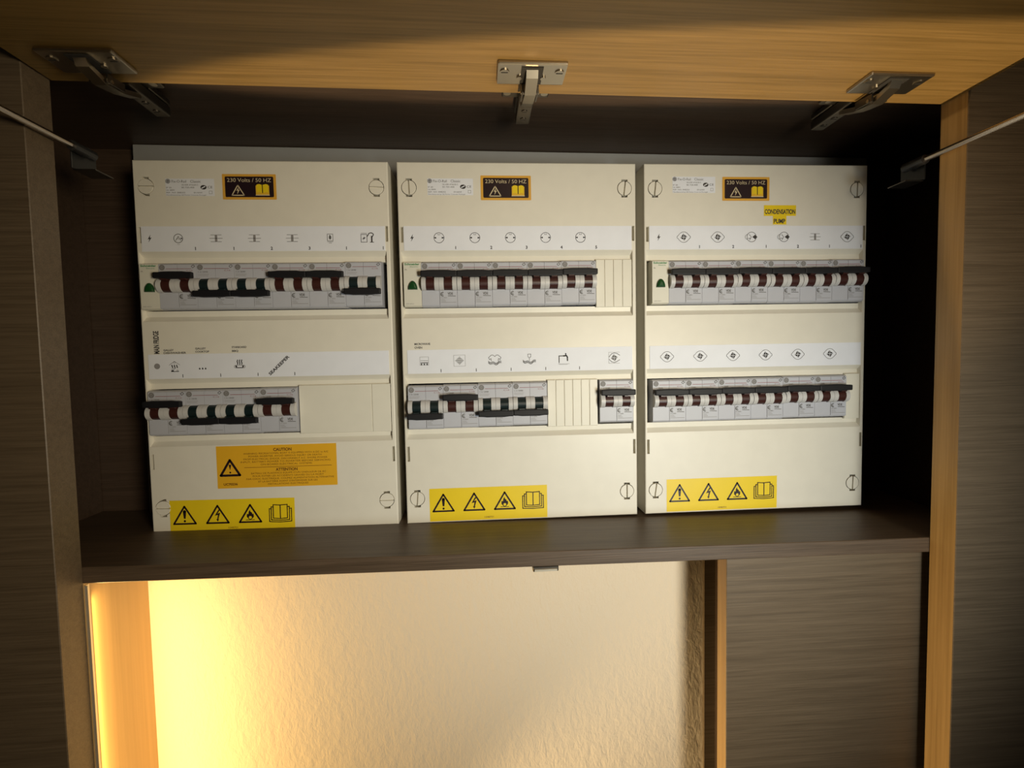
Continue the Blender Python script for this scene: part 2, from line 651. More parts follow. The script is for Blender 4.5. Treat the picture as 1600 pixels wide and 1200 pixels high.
def make_cover(root):
    mb = MB()
    B = 1.2                       # edge bevel
    holes = []                    # x0,d0,x1,d1,type
    for rd in ROW_D:
        holes.append((2.0, rd - 34.8, 246.3, rd + 34.8, 'row'))
    for cx, cdn in SCREWS:
        holes.append((cx - 9.2 if cx > 20 else cx - 9.2, cdn - 10.6, cx + 9.2, cdn + 10.6, 'screw'))
    for x0, x1 in ((0, 0),):
        pass
    for d0 in (66.0, 295.0):
        holes.append((2.2, d0, 4.9, d0 + 15.8, 'slot'))
        holes.append((245.7, d0 - 1.0, 248.3, d0 + 14.8, 'slot'))
    xs = sorted({round(q, 3) for q in {B, PW - B} | {h[0] for h in holes} | {h[2] for h in holes}})
    ds = sorted({round(q, 3) for q in {B, PH - B} | {h[1] for h in holes} | {h[3] for h in holes}})
    V = {}

    def v(x, y, d):
        k = (round(x, 3), round(y, 3), round(d, 3))
        if k not in V:
            V[k] = mb.bm.verts.new((x * 0.001, y * 0.001, -d * 0.001))
        return V[k]

    def F(pts, m_=M_COVER):
        f = mb.bm.faces.new([v(*p) for p in pts])
        f.material_index = mb.mi(m_)

    for i in range(len(xs) - 1):
        for j in range(len(ds) - 1):
            mx_, md = (xs[i] + xs[i + 1]) / 2, (ds[j] + ds[j + 1]) / 2
            if any(h[0] < mx_ < h[2] and h[1] < md < h[3] for h in holes):
                continue
            F([(xs[i], 0, ds[j]), (xs[i + 1], 0, ds[j]), (xs[i + 1], 0, ds[j + 1]), (xs[i], 0, ds[j + 1])])

    def rim(r0, y0, r1, y1, m_=M_COVER):
        a = [(r0[0], r0[1]), (r0[2], r0[1]), (r0[2], r0[3]), (r0[0], r0[3])]
        b = [(r1[0], r1[1]), (r1[2], r1[1]), (r1[2], r1[3]), (r1[0], r1[3])]
        for k_ in range(4):
            n_ = (k_ + 1) % 4
            mb.face([(a[k_][0] * .001, y0 * .001, -a[k_][1] * .001), (a[n_][0] * .001, y0 * .001, -a[n_][1] * .001),
                     (b[n_][0] * .001, y1 * .001, -b[n_][1] * .001), (b[k_][0] * .001, y1 * .001, -b[k_][1] * .001)], m_)

    for h in holes:
        r = h[:4]
        if h[4] == 'row':
            r1 = (r[0] + 1.2, r[1] + 5.0, r[2] - 1.2, r[3] - 5.0)
            rim(r, 0, r1, 4.5)
            wn = (3.8, (r[1] + r[3]) / 2 - WIN_H, 245.9, (r[1] + r[3]) / 2 + WIN_H)
            rim(r1, 4.5, wn, 4.0)
            rim(wn, 4.0, wn, 16.0)
        elif h[4] == 'slot':
            rim(r, 0, r, 5.0)
            mb.face([(x * .001, .005, -d * .001) for x, d in ((r[0], r[1]), (r[2], r[1]), (r[2], r[3]), (r[0], r[3]))], M_COVER)
        else:
            cx, cdn = (r[0] + r[2]) / 2, (r[1] + r[3]) / 2
            hx, hd = (r[2] - r[0]) / 2, (r[3] - r[1]) / 2
            angs = sorted(set([round(360 * k_ / 56, 4) for k_ in range(56)] + [round(math.degrees(math.atan2(sd * hd, sx * hx)) % 360, 4) for sx in (-1, 1) for sd in (-1, 1)]
                              + [round(math.degrees(math.atan2(sd * 9.3, sx * 3.3)) % 360, 4) for sx in (-1, 1) for sd in (-1, 1)]
                              + [round(math.degrees(math.atan2(sd * 7.2, sx * 3.3)) % 360, 4) for sx in (-1, 1) for sd in (-1, 1)]))
            inn, out = [], []
            for a_ in angs:
                c, s_ = math.cos(math.radians(a_)), math.sin(math.radians(a_))
                rc = 7.9
                rr = min(3.3 / abs(c) if abs(c) > 1e-6 else 1e9, 9.3 / abs(s_) if abs(s_) > 1e-6 else 1e9)
                ri = max(rc, rr)
                ro = min(hx / abs(c) if abs(c) > 1e-6 else 1e9, hd / abs(s_) if abs(s_) > 1e-6 else 1e9)
                inn.append((cx + ri * c, cdn + ri * s_))
                out.append((cx + ro * c, cdn + ro * s_))
            n_ = len(angs)
            for k_ in range(n_):
                q = (k_ + 1) % n_
                mb.face([(out[k_][0] * .001, 0, -out[k_][1] * .001), (out[q][0] * .001, 0, -out[q][1] * .001),
                         (inn[q][0] * .001, 0, -inn[q][1] * .001), (inn[k_][0] * .001, 0, -inn[k_][1] * .001)], M_COVER)
                mb.face([(inn[k_][0] * .001, 0, -inn[k_][1] * .001), (inn[q][0] * .001, 0, -inn[q][1] * .001),
                         (inn[q][0] * .001, .009, -inn[q][1] * .001), (inn[k_][0] * .001, .009, -inn[k_][1] * .001)], M_COVER)
            mb.face([(p[0] * .001, .009, -p[1] * .001) for p in inn], M_COVER)
    # outer rounded edge and sides
    fr = (B, B, PW - B, PH - B)
    prev = (fr, 0.0)
    for k_ in range(1, 4):
        a_ = math.radians(30 * k_)
        e = B * (1 - math.sin(a_))
        nr = ((e, e, PW - e, PH - e), B * (1 - math.cos(a_)))
        rim(prev[0], prev[1], nr[0], nr[1])
        prev = nr
    full = (0, 0, PW, PH)
    rim(full, B, full, 58.5)
    mb.face([(x * .001, .0585, -d * .001) for x, d in ((0, 0), (PW, 0), (PW, PH), (0, PH))], M_COVER)
    # back plate coloured dark for the shade inside, behind the windows
    mb.box(.003, .247, .046, .048, -.300, -.080, M_INSIDE)
    bmesh.ops.remove_doubles(mb.bm, verts=mb.bm.verts, dist=1e-6)
    return mb.build('cover', root)


def make_screw(root, cx, cdn, ang):
    mb = MB()
    a = math.radians(ang)
    R, sw, dep = 7.3, 0.72, 2.0
    n = 40
    # domed disc split by the screwdriver slot
    def P(u, v_, y):
        X = cx + u * math.cos(a) - v_ * math.sin(a)
        D = cdn + u * math.sin(a) + v_ * math.cos(a)
        return (X * .001, y * .001, -D * .001)
    for sgn in (-1, 1):
        th0 = math.asin(sw / R)
        pts = []
        for k_ in range(n + 1):
            t = th0 + (math.pi - 2 * th0) * k_ / n
            pts.append((R * math.cos(t), sgn * R * math.sin(t)))
        mb.face([P(p[0] * .965, p[1] if abs(p[1]) <= sw * 1.01 else p[1] * .965, -0.55) for p in pts], M_COVER)
        for p, q in zip(pts, pts[1:]):
            pi_ = (p[0] * .965, p[1] if abs(p[1]) <= sw * 1.01 else p[1] * .965)
            qi_ = (q[0] * .965, q[1] if abs(q[1]) <= sw * 1.01 else q[1] * .965)
            mb.face([P(*pi_, -.55), P(*qi_, -.55), P(*q, -.25), P(*p, -.25)], M_COVER)
            mb.face([P(*p, -.25), P(*q, -.25), P(*q, 8.8), P(*p, 8.8)], M_COVER)
        mb.face([P(R * .965, sgn * sw, -.55), P(-R * .965, sgn * sw, -.55), P(-R, sgn * sw, dep), P(R, sgn * sw, dep)], M_COVER)
    mb.face([P(R, -sw, dep), P(-R, -sw, dep), P(-R, sw, dep), P(R, sw, dep)], M_COVER)
    return mb.build('cover_screw', root)


def bolt_pts(cx, cdn, s):
    base = [(0.22, -1.0), (-0.42, 0.12), (-0.05, 0.06), (-0.34, 1.0), (0.42, -0.22), (0.05, -0.14)]
    return [(cx + x * s, cdn + y * s) for x, y in base]


def sym_bolt(D, x, d, s=3.9, m_=None):
    D.poly([(x + .9, d - s), (x - 1.9, d + .9), (x - .2, d + .5), (x - 1.3, d + s), (x + 1.9, d - 1.0), (x + .2, d - .6)], m_ or M_INK, 2)


def sym_socket(D, x, d):
    D.ring(x, d, 5.2, .42, M_INK)
    for s in (-1, 1):
        D.disc(x + s * 3.6, d, .85, M_INK, n=10)
        D.line([(x + s * 5.1, d), (x + s * 3.6, d)], .6, M_INK)
    D.line([(x - 1, d - 4.1), (x - 1, d - 3.0), (x + 1, d - 3.0), (x + 1, d - 4.1)], .28, M_INKG)


def sym_transf(D, x, d):
    for k, dd in enumerate((-3.4, 0, 3.4)):
        D.line([(x - 6.2 if k == 1 else x - 5.2, d + dd), (x - 2, d + dd)], .35, M_INKG)
        D.line([(x + 2, d + dd), (x + 6.2 if k == 1 else x + 5.2, d + dd)], .35, M_INKG)
        D.line([(x - 2, d + dd), (x + 2, d + dd)], .35, M_INKL)
    D.rect(x - 1.2, d - 3.3, x + 1.2, d + 3.3, M_INKL, 2)


def sym_motor(D, x, d):
    D.ring(x, d, 4.3, .5, M_INKG)
    D.text('~', x, d + 1.6, 3.0, M_INKG, align='c', width=3.2)
    D.line([(x - 2.4, d + 2), (x, d - 2), (x + 2.4, d + 2)], .4, M_INKG)
    D.disc(x + 3.0, d, .8, M_INK, n=8)
    D.line([(x - 1.2, d + 6.0), (x + 1.2, d + 6.0)], .3, M_INKL)


def sym_heater(D, x, d):
    D.line([(x - 2.8, d - 4), (x + 2.8, d - 4), (x + 2.8, d + 2.8), (x - 2.8, d + 2.8)], .38, M_INKG, close=True)
    D.disc(x, d - .6, 1.2, M_INKG, ry=2.0)
    D.line([(x - .6, d - 3), (x + .6, d - 2)], .4, M_INK)
    D.line([(x - 2.8, d + 3.8), (x + 2.8, d + 3.8)], .32, M_INKG)
    D.line([(x - 1.4, d + 5.0), (x + 1.4, d + 5.0)], .32, M_INKG)


def sym_charge(D, x, d):
    D.line([(x - 7.6, d - 3.6), (x - 1.6, d - 3.6), (x - 1.6, d + 4.2), (x - 7.6, d + 4.2)], .42, M_INK, close=True)
    D.line([(x - 7.6, d - 4.8), (x - 1.6, d - 4.8)], .3, M_INKG)
    sym_bolt(D, x - 4.6, d + .4, 2.2)
    pts = [(x - 1.4, d - 1.5)] + [(x + 2.4 - 2.6 * math.cos(math.radians(a)), d - 3.2 - 2.0 * math.sin(math.radians(a))) for a in range(0, 181, 30)] + [(x + 3.8, d - 1.2)]
    D.line(pts, .7, M_INK)
    D.line([(x + 3.2, d - 1.6), (x + 3.2, d + 4.0)], 1.2, M_INK)
    D.line([(x + 1.4, d + 4.3), (x + 5.2, d + 4.3)], .5, M_INK)


def sym_fan(D, x, d, m_=None, wide=True):
    m_ = m_ or M_INK
    if wide:
        pts = []
        for k in range(4):
            sx, sy = ((1, 1), (-1, 1), (-1, -1), (1, -1))[k]
            q = [(7.3, .7), (5.9, 1.9), (5.0, 3.0)] + [(5.6 * math.cos(math.radians(t_)), 5.6 * math.sin(math.radians(t_))) for t_ in (50, 65, 80)]
            q = [(sx * u, sy * v_) for u, v_ in q]
            pts += q if k in (0, 2) else q[::-1]
        D.line([(x + a, d + b) for a, b in pts], .38, M_INKG, close=True)
    for k in range(4):
        a = math.radians(90 * k)
        c, s = math.cos(a), math.sin(a)
        for q in ([(.3, -.2), (3.9, -.2), (1.9, -1.9), (.4, -1.5)], [(.6, .3), (3.2, .3), (1.6, 1.7)]):
            D.poly([(x + c * u - s * v_, d + s * u + c * v_) for u, v_ in q], m_, 2)


def sym_pump(D, x, d):
    D.ring(x + .6, d, 5.2, .45, M_INKG)
    D.ring(x - 4.0, d, 2.6, .35, M_INKG, a0=90, a1=270, n=10)
    D.poly([(x + 1.4, d), (x + 4.4, d - 2.3), (x + 7.2, d), (x + 4.4, d + 2.3)], M_INK, 2)
    D.line([(x - 2, d - 2.6), (x + .3, d), (x - 1.6, d + 3.2)], .45, M_INKG)
    D.line([(x - 3.4, d + 1.4), (x - .6, d + 1.4)], .4, M_INK)


def sym_cooktop(D, x, d, pts=3, full=False):
    if full:
        D.line([(x - 4.5, d - 4.5), (x + 4.5, d - 4.5), (x + 4.5, d + 4), (x - 4.5, d + 4)], .25, M_INKL, close=True)
        D.line([(x - 3.8, d - .6), (x + 3.8, d - .6)], .3, M_INKG)
        D.rect(x - 4, d + 1.2, x + 4, d + 2.0, M_INK, 2)
    for k in range(pts):
        u = x + (k - (pts - 1) / 2) * 2.9
        D.poly([(u - .8, d + 3.9), (u, d + 1.7), (u + .8, d + 3.9)], M_INK, 3)
        D.disc(u, d + 3.2, .75, M_INK, 3, n=8)


def sym_dish(D, x, d):
    D.line([(x - 5.2, d - 1), (x - 3, d - 2.6), (x, d - 4.4), (x + 3, d - 2.6), (x + 5.2, d - 1)], .3, M_INKG)
    D.ring(x, d - 3.6, 1.1, .25, M_INKL, n=12)
    for k in (-1, 0, 1):
        D.line([(x + k * 2.3 - .3, d - .8), (x + k * 2.3 + .3, d + 1.6)], .85, M_INK)
    D.line([(x - 3.2, d + 3.2), (x - .6, d + 3.0), (x + .8, d + 2.2)], .35, M_INK)
    D.line([(x - 3.4, d + 5.6), (x + 3.6, d + 5.6)], .5, M_INK)
    D.rect(x - 3.4, d + 4.2, x - 1.0, d + 5.4, M_INK, 2)
    D.ring(x + 2.6, d + 5.0, .9, .3, M_INKG, n=10)


def sym_hot(D, x, d):
    for k in (-1, 0, 1):
        D.line([(x + k * 2.1 + .3, d - 5.0), (x + k * 2.1 - .3, d - 3.4), (x + k * 2.1 + .3, d - 1.8), (x + k * 2.1, d - .4)], .75, M_INK)
    D.rrect(x - 5.6, d + .2, x + 5.6, d + 3.4, 1.5, M_INKL, 2)
    D.rrect(x - 5.1, d + .7, x + 5.1, d + 2.9, 1.0, M_PAPER, 3)
    for s in (-1, 1):
        D.disc(x + s * 3.4, d + 1.6, 1.0, M_INK, 4, n=10)
    D.line([(x - 3.4, d + 2.9), (x + 3.4, d + 2.9)], .6, M_INK, 4)


def sym_grid(D, x, d):
    D.line([(x - 6, d - 5.8), (x + 6, d - 5.8), (x + 6, d + 5.8), (x - 6, d + 5.8)], .25, M_INKL, close=True)
    for k in range(-4, 5):
        hw = 4.4 - abs(k) * 1.0
        if hw > 0:
            D.line([(x - hw, d + k * .95), (x + hw, d + k * .95)], .42, M_INKG)


def waves(D, x, d):
    for k in range(3):
        pts = [(x - 6.8 + t * .85, d + k * .95 + .75 * math.sin(t * .8) + (1.3 - .03 * (t - 8) ** 2) * .9) for t in range(17)]
        D.line(pts, .45, M_INKG)


def sym_laundry(D, x, d):
    D.line([(x - 3.6, d + 1), (x - 4.0, d - 1.6), (x - 5.6, d - .4), (x - 6.6, d - 2.6), (x - 3.6, d - 5.2), (x - 1.8, d - 5.2), (x, d - 3.6), (x + 1.8, d - 5.2), (x + 3.6, d - 5.2), (x + 6.6, d - 2.6), (x + 5.6, d - .4), (x + 4.0, d - 1.6), (x + 3.6, d + 1)], .42, M_INKG)
    waves(D, x, d + 1.6)


def sym_glass(D, x, d):
    D.line([(x - 1.6, d - 5.6), (x + 1.6, d - 5.6), (x + 1.4, d - 2.6), (x, d - 1.4), (x - 1.4, d - 2.6)], .4, M_INKG, close=True)
    D.line([(x, d - 1.4), (x, d + 1.4)], .4, M_INKG)
    waves(D, x, d + 1.2)


def sym_tap(D, x, d):
    D.line([(x - 5, d + 4.2), (x - 5, d - 3.0), (x + 1, d - 3.0)], .75, M_INK)
    D.line([(x, d - 3.0), (x + 3.0, d - 3.2), (x + 4.0, d - 1.6), (x + 4.0, d + .4)], 1.15, M_INK)
    D.line([(x + 2.2, d - 3.4), (x + 2.2, d - 5.0)], .8, M_INK)
    D.disc(x + 2.2, d - 5.2, .8, M_INK, n=8)
    D.disc(x + 4.0, d + 1.6, .75, M_INK, n=8, ry=1.2)
    D.line([(x - 6, d + 5.4), (x + 6, d + 5.4)], .28, M_INKL)
    D.line([(x - 5, d + 6.2), (x + 4, d + 6.2)], .28, M_INKL)


def sym_vent(D, x, d):
    D.line([(x - 6, d - 6), (x + 6, d - 6)], .25, M_INKL)
    D.line([(x - 6, d - 6), (x - 6, d + 6), (x + 6, d + 6)], .25, M_INKL)
    D.line([(x - 5.6, d - 1), (x - 3, d - 4.2), (x, d - 5.2), (x + 3, d - 4.6), (x + 6, d - 2.6)], .5, M_INKG)
    D.line([(x - 5.6, d + 1.6), (x - 3, d + 4.2), (x, d + 5.2), (x + 3, d + 4.0), (x + 6, d + 2.2)], .5, M_INKG)
    sym_fan(D, x, d, M_INKG, wide=False)


def ge_mark(D, x, d, r, m1, m2, lay=2):
    D.disc(x, d, r, m1, lay)
    D.ring(x, d, r * .74, r * .12, m2, lay + 1, n=14)
    D.text('GE', x, d + r * .32, r * .62, m2, lay + 1, align='c', width=r * .95)


def strip(root, row, syms, nums, texts=()):
    mb = MB()
    top = 65.2 if row == 0 else 193.0
    D = Draw(mb, -0.0001)
    # thin paper insert: real thickness
    mb.box(.0053, .2453, -0.00045, -0.00005, -(top + 24.9) * .001, -top * .001, M_PAPER)
    D.y = -0.00046
    dd = 77.2 if row == 0 else 205.0
    for fn, x in syms:
        fn(D, x, dd)
    for t, x in nums:
        D.text(t, x, top + 23.6, 3.0, M_INK, align='c', bold=True)
    for t, x, d, h, rot, wd in texts:
        D.text(t, x, d, h, M_INK, align='l', rot=rot, bold=True, width=wd)
    return mb.build('label_strip', root)


def nameplate(root, x0=31.0, d0=17.0, dim=False):
    mb = MB()
    D = Draw(mb, -0.00006)
    D.rect(x0, d0, x0 + 47, d0 + 17, M_PAPER, 1)
    D.text('Fix-O-Rail', x0 + 6, d0 + 3.9, 2.5, M_INKG, width=14)
    D.text('Classic', x0 + 24, d0 + 3.9, 2.5, M_INKG, width=10)
    ge_mark(D, x0 + 2.4, d0 + 2.6, 2.3, M_INK, M_PAPER)
    D.text('SILVER 473628-C', x0 + 15.5, d0 + 6.8, 1.4, M_INKG, width=16)
    D.text('BS 720-408', x0 + 15.5, d0 + 9.4, 1.5, M_INKG, width=12)
    D.text('IP 30', x0 + .6, d0 + 9.6, 1.5, M_INKG, width=5)
    D.text('Un 400V', x0 + .6, d0 + 12.0, 1.5, M_INKG, width=8)
    D.text('REF. NO. 848255', x0 + .6, d0 + 14.4, 1.4, M_INKG, width=18)
    D.text('EN 60439', x0 + 27, d0 + 14.4, 1.4, M_INKG, width=8)
    D.text('Manufactured by GE Power Controls Portugal', x0 + .6, d0 + 16.6, 1.1, M_INKG, width=38)
    D.disc(x0 + 36.5, d0 + 8.4, 3.0, M_INK, 2, ry=2.2)
    D.line([(x0 + 35, d0 + 9.2), (x0 + 38, d0 + 7.6)], .8, M_PAPER, 3)
    D.text('CE', x0 + 40.5, d0 + 9.4, 2.3, M_INK, width=4.6)
    D.line([(x0 + 41.8, d0 + 12), (x0 + 44.6, d0 + 12), (x0 + 44.6, d0 + 14.8), (x0 + 41.8, d0 + 14.8)], .25, M_INKL, close=True)
    return mb.build('nameplate', root)


def tri_frame(D, x, base, s, wd, m_, lay=2):
    """rounded warning triangle: x centre, base line d, s half base"""
    h = s * 1.66
    D.line([(x - s, base), (x, base - h), (x + s, base)], wd, m_, lay, close=True)
    for p in ((x - s, base), (x, base - h), (x + s, base)):
        D.disc(p[0], p[1], wd / 2, m_, lay, n=10)


def voltage_sticker(root):
    mb = MB()
    D = Draw(mb, -0.00008)
    x0, d0, x1, d1 = 85.8, 13.4, 138.4, 38.6
    D.rrect(x0, d0, x1, d1, .8, M_ORGB, 1)
    D.rrect(x0 + 2.6, d0 + 2.4, x1 - 2.6, d1 - 2.4, 1.2, M_BLK, 2)
    D.text('230 Volts / 50 HZ', (x0 + x1) / 2, d0 + 7.8, 3.8, M_CREAMINK, 3, align='c', width=43)
    tri_frame(D, x0 + 15.0, d1 - 4.2, 6.0, .8, M_CREAMINK, 3)
    D.poly([(x0 + 15.6, d0 + 13), (x0 + 13.4, d0 + 16.6), (x0 + 14.9, d0 + 16.2), (x0 + 14.2, d0 + 20), (x0 + 16.8, d0 + 15.4), (x0 + 15.3, d0 + 15.8)], M_CREAMINK, 3)
    bx = x0 + 39
    D.rect(bx - 6.6, d0 + 11.2, bx + 6.6, d1 - 4.4, M_GOLD, 3)
    for s in (-1, 1):
        D.poly([(bx + s * .3, d0 + 10.6), (bx + s * 3.2, d0 + 9.8), (bx + s * 5.6, d0 + 10.4), (bx + s * 5.6, d1 - 7.0), (bx + s * 3.2, d1 - 7.6), (bx + s * .3, d1 - 6.6)], M_YEL, 4)
    D.line([(bx, d0 + 10.6), (bx, d1 - 6.6)], .7, M_BLK, 5)
    D.line([(bx - 6.6, d1 - 4.4), (bx + 6.6, d1 - 4.4)], .7, M_CREAMINK, 4)
    return mb.build('voltage_sticker', root)


def hazard_sticker(root, x0, d0, x1, d1, ang=0.0):
    mb = MB()
    D = Draw(mb, -0.00008)
    a = math.radians(ang)
    W, H = x1 - x0, d1 - d0
    D.T = (math.cos(a), math.sin(a), x0, d0)
    D.rect(0, 0, W, H, M_YEL, 1)
    bd = 24.6
    for k in range(3):
        x = 14.6 + 32.8 * k
        tri_frame(D, x, bd, 10.9, 1.45, M_BLK)
    x = 14.6
    D.poly([(x - 1.68, bd - 13.34), (x + 1.68, bd - 13.34), (x + 0.90, bd - 5.38), (x - 0.90, bd - 5.38)], M_BLK, 3)
    D.disc(x, bd - 13.10, 1.35, M_BLK, 3, n=12)
    D.disc(x, bd - 2.81, 1.15, M_BLK, 3, n=12)
    x = 47.4
    D.poly([(x + 1.08, bd - 14.04), (x - 2.88, bd - 7.49), (x + 0.36, bd - 8.42), (x - 0.60, bd - 3.98), (x - 1.56, bd - 4.21), (x, bd - 1.40), (x + 1.32, bd - 4.21), (x + 0.60, bd - 3.98), (x + 2.64, bd - 10.76), (x - 0.12, bd - 9.71), (x + 2.40, bd - 13.57)], M_BLK, 3)
    x = 80.2
    D.poly([(x - 1.92, bd - 3.51), (x - 3.60, bd - 5.62), (x - 3.36, bd - 8.89), (x - 1.92, bd - 8.19), (x - 1.44, bd - 11.00), (x - 0.24, bd - 13.10), (x + 0.24, bd - 11.00), (x + 1.68, bd - 10.06), (x + 2.16, bd - 8.19), (x + 3.24, bd - 8.89), (x + 3.60, bd - 5.62), (x + 1.92, bd - 3.51)], M_BLK, 3)
    D.disc(x, bd - 5.03, 1.55, M_YEL, 4, n=14, ry=1.8)
    D.ring(x, bd - 4.80, 1.9, .5, M_BLK, 5, n=16)
    D.line([(x - 4.32, bd - 2.34), (x + 4.32, bd - 2.34)], .5, M_BLK, 3)
    # books
    x = 110.8
    t = bd - 17.6
    for k, (hw, dt, db) in enumerate(((11.2, 4.2, 2.6), (9.2, 2.2, .8), (7.1, 0.0, -1.0))):
        lay = 2 + 2 * k
        pts = [(x - hw, t + dt), (x, t + dt + .5), (x + hw, t + dt), (x + hw, bd - 2.4 + db), (x, bd - 1.8 + db), (x - hw, bd - 2.4 + db)]
        D.poly(pts, M_YEL, lay)
        D.line(pts, .75, M_BLK, lay + 1, close=True)
    D.line([(x, t + .4), (x, bd - 2.8)], .8, M_BLK, 9)
    D.text('1048701', W * .50, H - 1.8, 1.9, M_BROWNINK, 2, width=9.5, align='c')
    return mb.build('hazard_sticker', root)


def caution_sticker(root):
    mb = MB()
    D = Draw(mb, -0.00008)
    D.T = (1, 0, 66.6, 288.6)
    W, H = 121.4, 44.1
    D.rect(0, 0, W, H, M_ORG, 1)
    s = 9.4
    tri_frame(D, 13.2, 30.6, 9.6, 1.9, M_BLK)
    D.poly([(11.9, 19.4), (14.5, 19.4), (13.2, 25.2)], M_BLK, 3)
    D.disc(13.2, 27.6, .95, M_BLK, 3, n=10)
    cx = 70.5
    D.text('CAUTION', 66.5, 6.3, 3.0, M_BROWNINK, align='c', width=18.5, bold=True)
    rows = [('WARNING: RECREATIONAL BOAT IS EQUIPPED WITH A DC to A/C', 86, 9.4, 70),
            ('POWER INVERTER. AVOID SERIOUS INJURY OR DEATH', 74, 12.3, 69),
            ('FROM ELECTRICAL SHOCK. DISCONNECT A.C. SHORE POWER', 85, 15.2, 69.5),
            ('INPUT, BATTERY POWER TO INVERTER BEFORE SERVICING', 91, 18.1, 69.5),
            ('ON-BOARD ELECTRICAL SYSTEMS', 52, 21.0, 70)]
    for t, wd, d, c in rows:
        D.text(t, c, d, 1.75, M_BROWNINK, align='c', width=wd)
    D.line([(27.5, 23.0), (116, 23.0)], .35, M_BROWNINK)
    D.text('ATTENTION', 70, 27.2, 2.9, M_BROWNINK, align='c', width=22, bold=True)
    rows = [('BATEAU DE PLAISANCE EQUIPE D\'UN ONDULEUR DE AC', 76, 30.2, 72),
            ('POUR EVITER LES ACCIDENTS GRAVES OU LA MORT', 72, 33.1, 71.5),
            ('PAR CHOC ELECTRIQUE. COUPEZ ALIMENTATION ALTERNATIVE', 89, 36.0, 73.5),
            ('ET LA BATTERIE AVANT D\'INTERVENIR SUR LES', 60, 38.9, 71),
            ('INSTALLATIONS ELECTRIQUES', 41, 41.7, 71)]
    for t, wd, d, c in rows:
        D.text(t, c, d, 1.75, M_BROWNINK, align='c', width=wd)
    D.text('UC70236', 6.0, 41.0, 2.3, M_BROWNINK, width=14, bold=True)
    return mb.build('caution_sticker', root)


def small_text(root, name, lines):
    """labels printed on transparent tape stuck to the cover"""
    mb = MB()
    D = Draw(mb, -0.00008)
    for t, x, d, h, wd, rot, m_, bold in lines:
        D.text(t, x, d, h, m_, 1, width=wd, rot=rot, bold=bold)
    return mb.build(name, root)


def blank(root, x0, x1, rd, ribs, name='blanking_plate'):
    mb = MB()
    y = 0.0015
    hh = WIN_H + 1.2
    mb.box((x0 + .15) * .001, (x1 - .15) * .001, y, 0.0037, -(rd + hh) * .001, -(rd - hh) * .001, M_BLANK, 0.0003, 1)
    edges = [x0] + list(ribs) + [x1]
    for a, b in zip(edges, edges[1:]):
        mb.box((a + .35) * .001, (b - .25) * .001, y - 0.0009, y + 0.0002, -(rd + hh - .4) * .001, -(rd - hh + .4) * .001, M_BLANK, 0.0003, 1)
    return mb.build(name, root)


boards = []
for i, nm in enumerate(('left', 'middle', 'right')):
    r = empty('distribution_board', (PX[i], 0.0, HZ))
    boards.append(r)
    make_cover(r)
    for k, (cx, cdn) in enumerate(SCREWS):
        ang = [[0, 2, 2, 0], [88, 97, 95, 90], [96, 91, 98, 92]][i][k]
        make_screw(r, cx, cdn, ang)
    nameplate(r, 31.0, (18.2, 16.6, 13.4)[i])
    voltage_sticker(r)
tag(boards[0], 'left cream distribution board with orange caution sticker and vertical MAIN FRIDGE lettering', 'distribution board', 'distribution boards in the cabinet')
tag(boards[1], 'middle cream distribution board with socket symbols and MICROWAVE OVEN lettering', 'distribution board', 'distribution boards in the cabinet')
tag(boards[2], 'right cream distribution board with small yellow CONDENSATION PUMP sticker', 'distribution board', 'distribution boards in the cabinet')

# left board
b = boards[0]
strip(b, 0, [(sym_bolt, 13.4), (sym_motor, 40.8), (sym_transf, 77.4), (sym_transf, 114.9), (sym_transf, 152.2), (sym_heater, 189.9), (sym_charge, 228.6)],
      [('1', 57), ('1', 94.4), ('2', 131.5), ('3', 169), ('1', 206), ('1', 243.2)])
strip(b, 1, [(lambda D, x, d: D.disc(x, d, 2.9, M_INKL), 13.6), (sym_dish, 30.6), (sym_cooktop, 57.9), (sym_hot, 94.5)],
      [('1', 38.2), ('1', 75.3), ('1', 112.3), ('1', 149.1)], [('SEAKEEPER', 124.6, 216.6, 3.0, 43, 27.5)])
small_text(b, 'circuit_lettering', [('MAIN FRIDGE', 16.2, 192.4, 5.0, 23.0, 90, M_INK, True),
                                    ('GALLEY', 20.3, 189.8, 1.9, 10, 0, M_INKG, True), ('DISHWASHER', 20.3, 192.6, 1.9, 22, 0, M_INKG, True),
                                    ('GALLEY', 51.3, 188.6, 1.9, 10.5, 0, M_INKG, True), ('COOKTOP', 51.3, 191.8, 1.9, 13.5, 0, M_INKG, True),
                                    ('STARBOARD', 87.3, 187.8, 1.9, 14.5, 0, M_INKG, True), ('BBQ', 87.3, 191.6, 1.9, 6.2, 0, M_INKG, True)])
blank(b, 151.6, 245.6, ROW_D[1], [226.0])
caution_sticker(b)
hazard_sticker(b, 17.8, 343.4, 143.2, 376.0, 0.6)
# middle board
b = boards[1]
strip(b, 0, [(sym_bolt, 13.9)] + [(sym_socket, 41.5 + 37.15 * k) for k in range(5)], [(str(k + 1), 58.5 + 37.1 * k) for k in range(5)])
strip(b, 1, [(lambda D, x, d: sym_cooktop(D, x, d, 3, True), 22.8), (sym_grid, 59.6), (sym_laundry, 96.8), (sym_glass, 133.6), (sym_tap, 170.5), (sym_vent, 225.4)],
      [('1', 40), ('1', 77), ('1', 114), ('1', 151), ('1', 187.5)])
small_text(b, 'circuit_lettering', [('MICROWAVE', 13.0, 187.9, 2.1, 16.4, 0, M_INKG, True), ('OVEN', 13.0, 191.6, 2.1, 8, 0, M_INKG, True)])
blank(b, 206.4, 245.6, ROW_D[0], [215.9, 225.4, 235.2])
blank(b, 152.4, 207.3, ROW_D[1], [161.5, 170.7, 179.8, 189.0, 198.1])
hazard_sticker(b, 24.2, 340.8, 150.4, 376.2, 0.0)
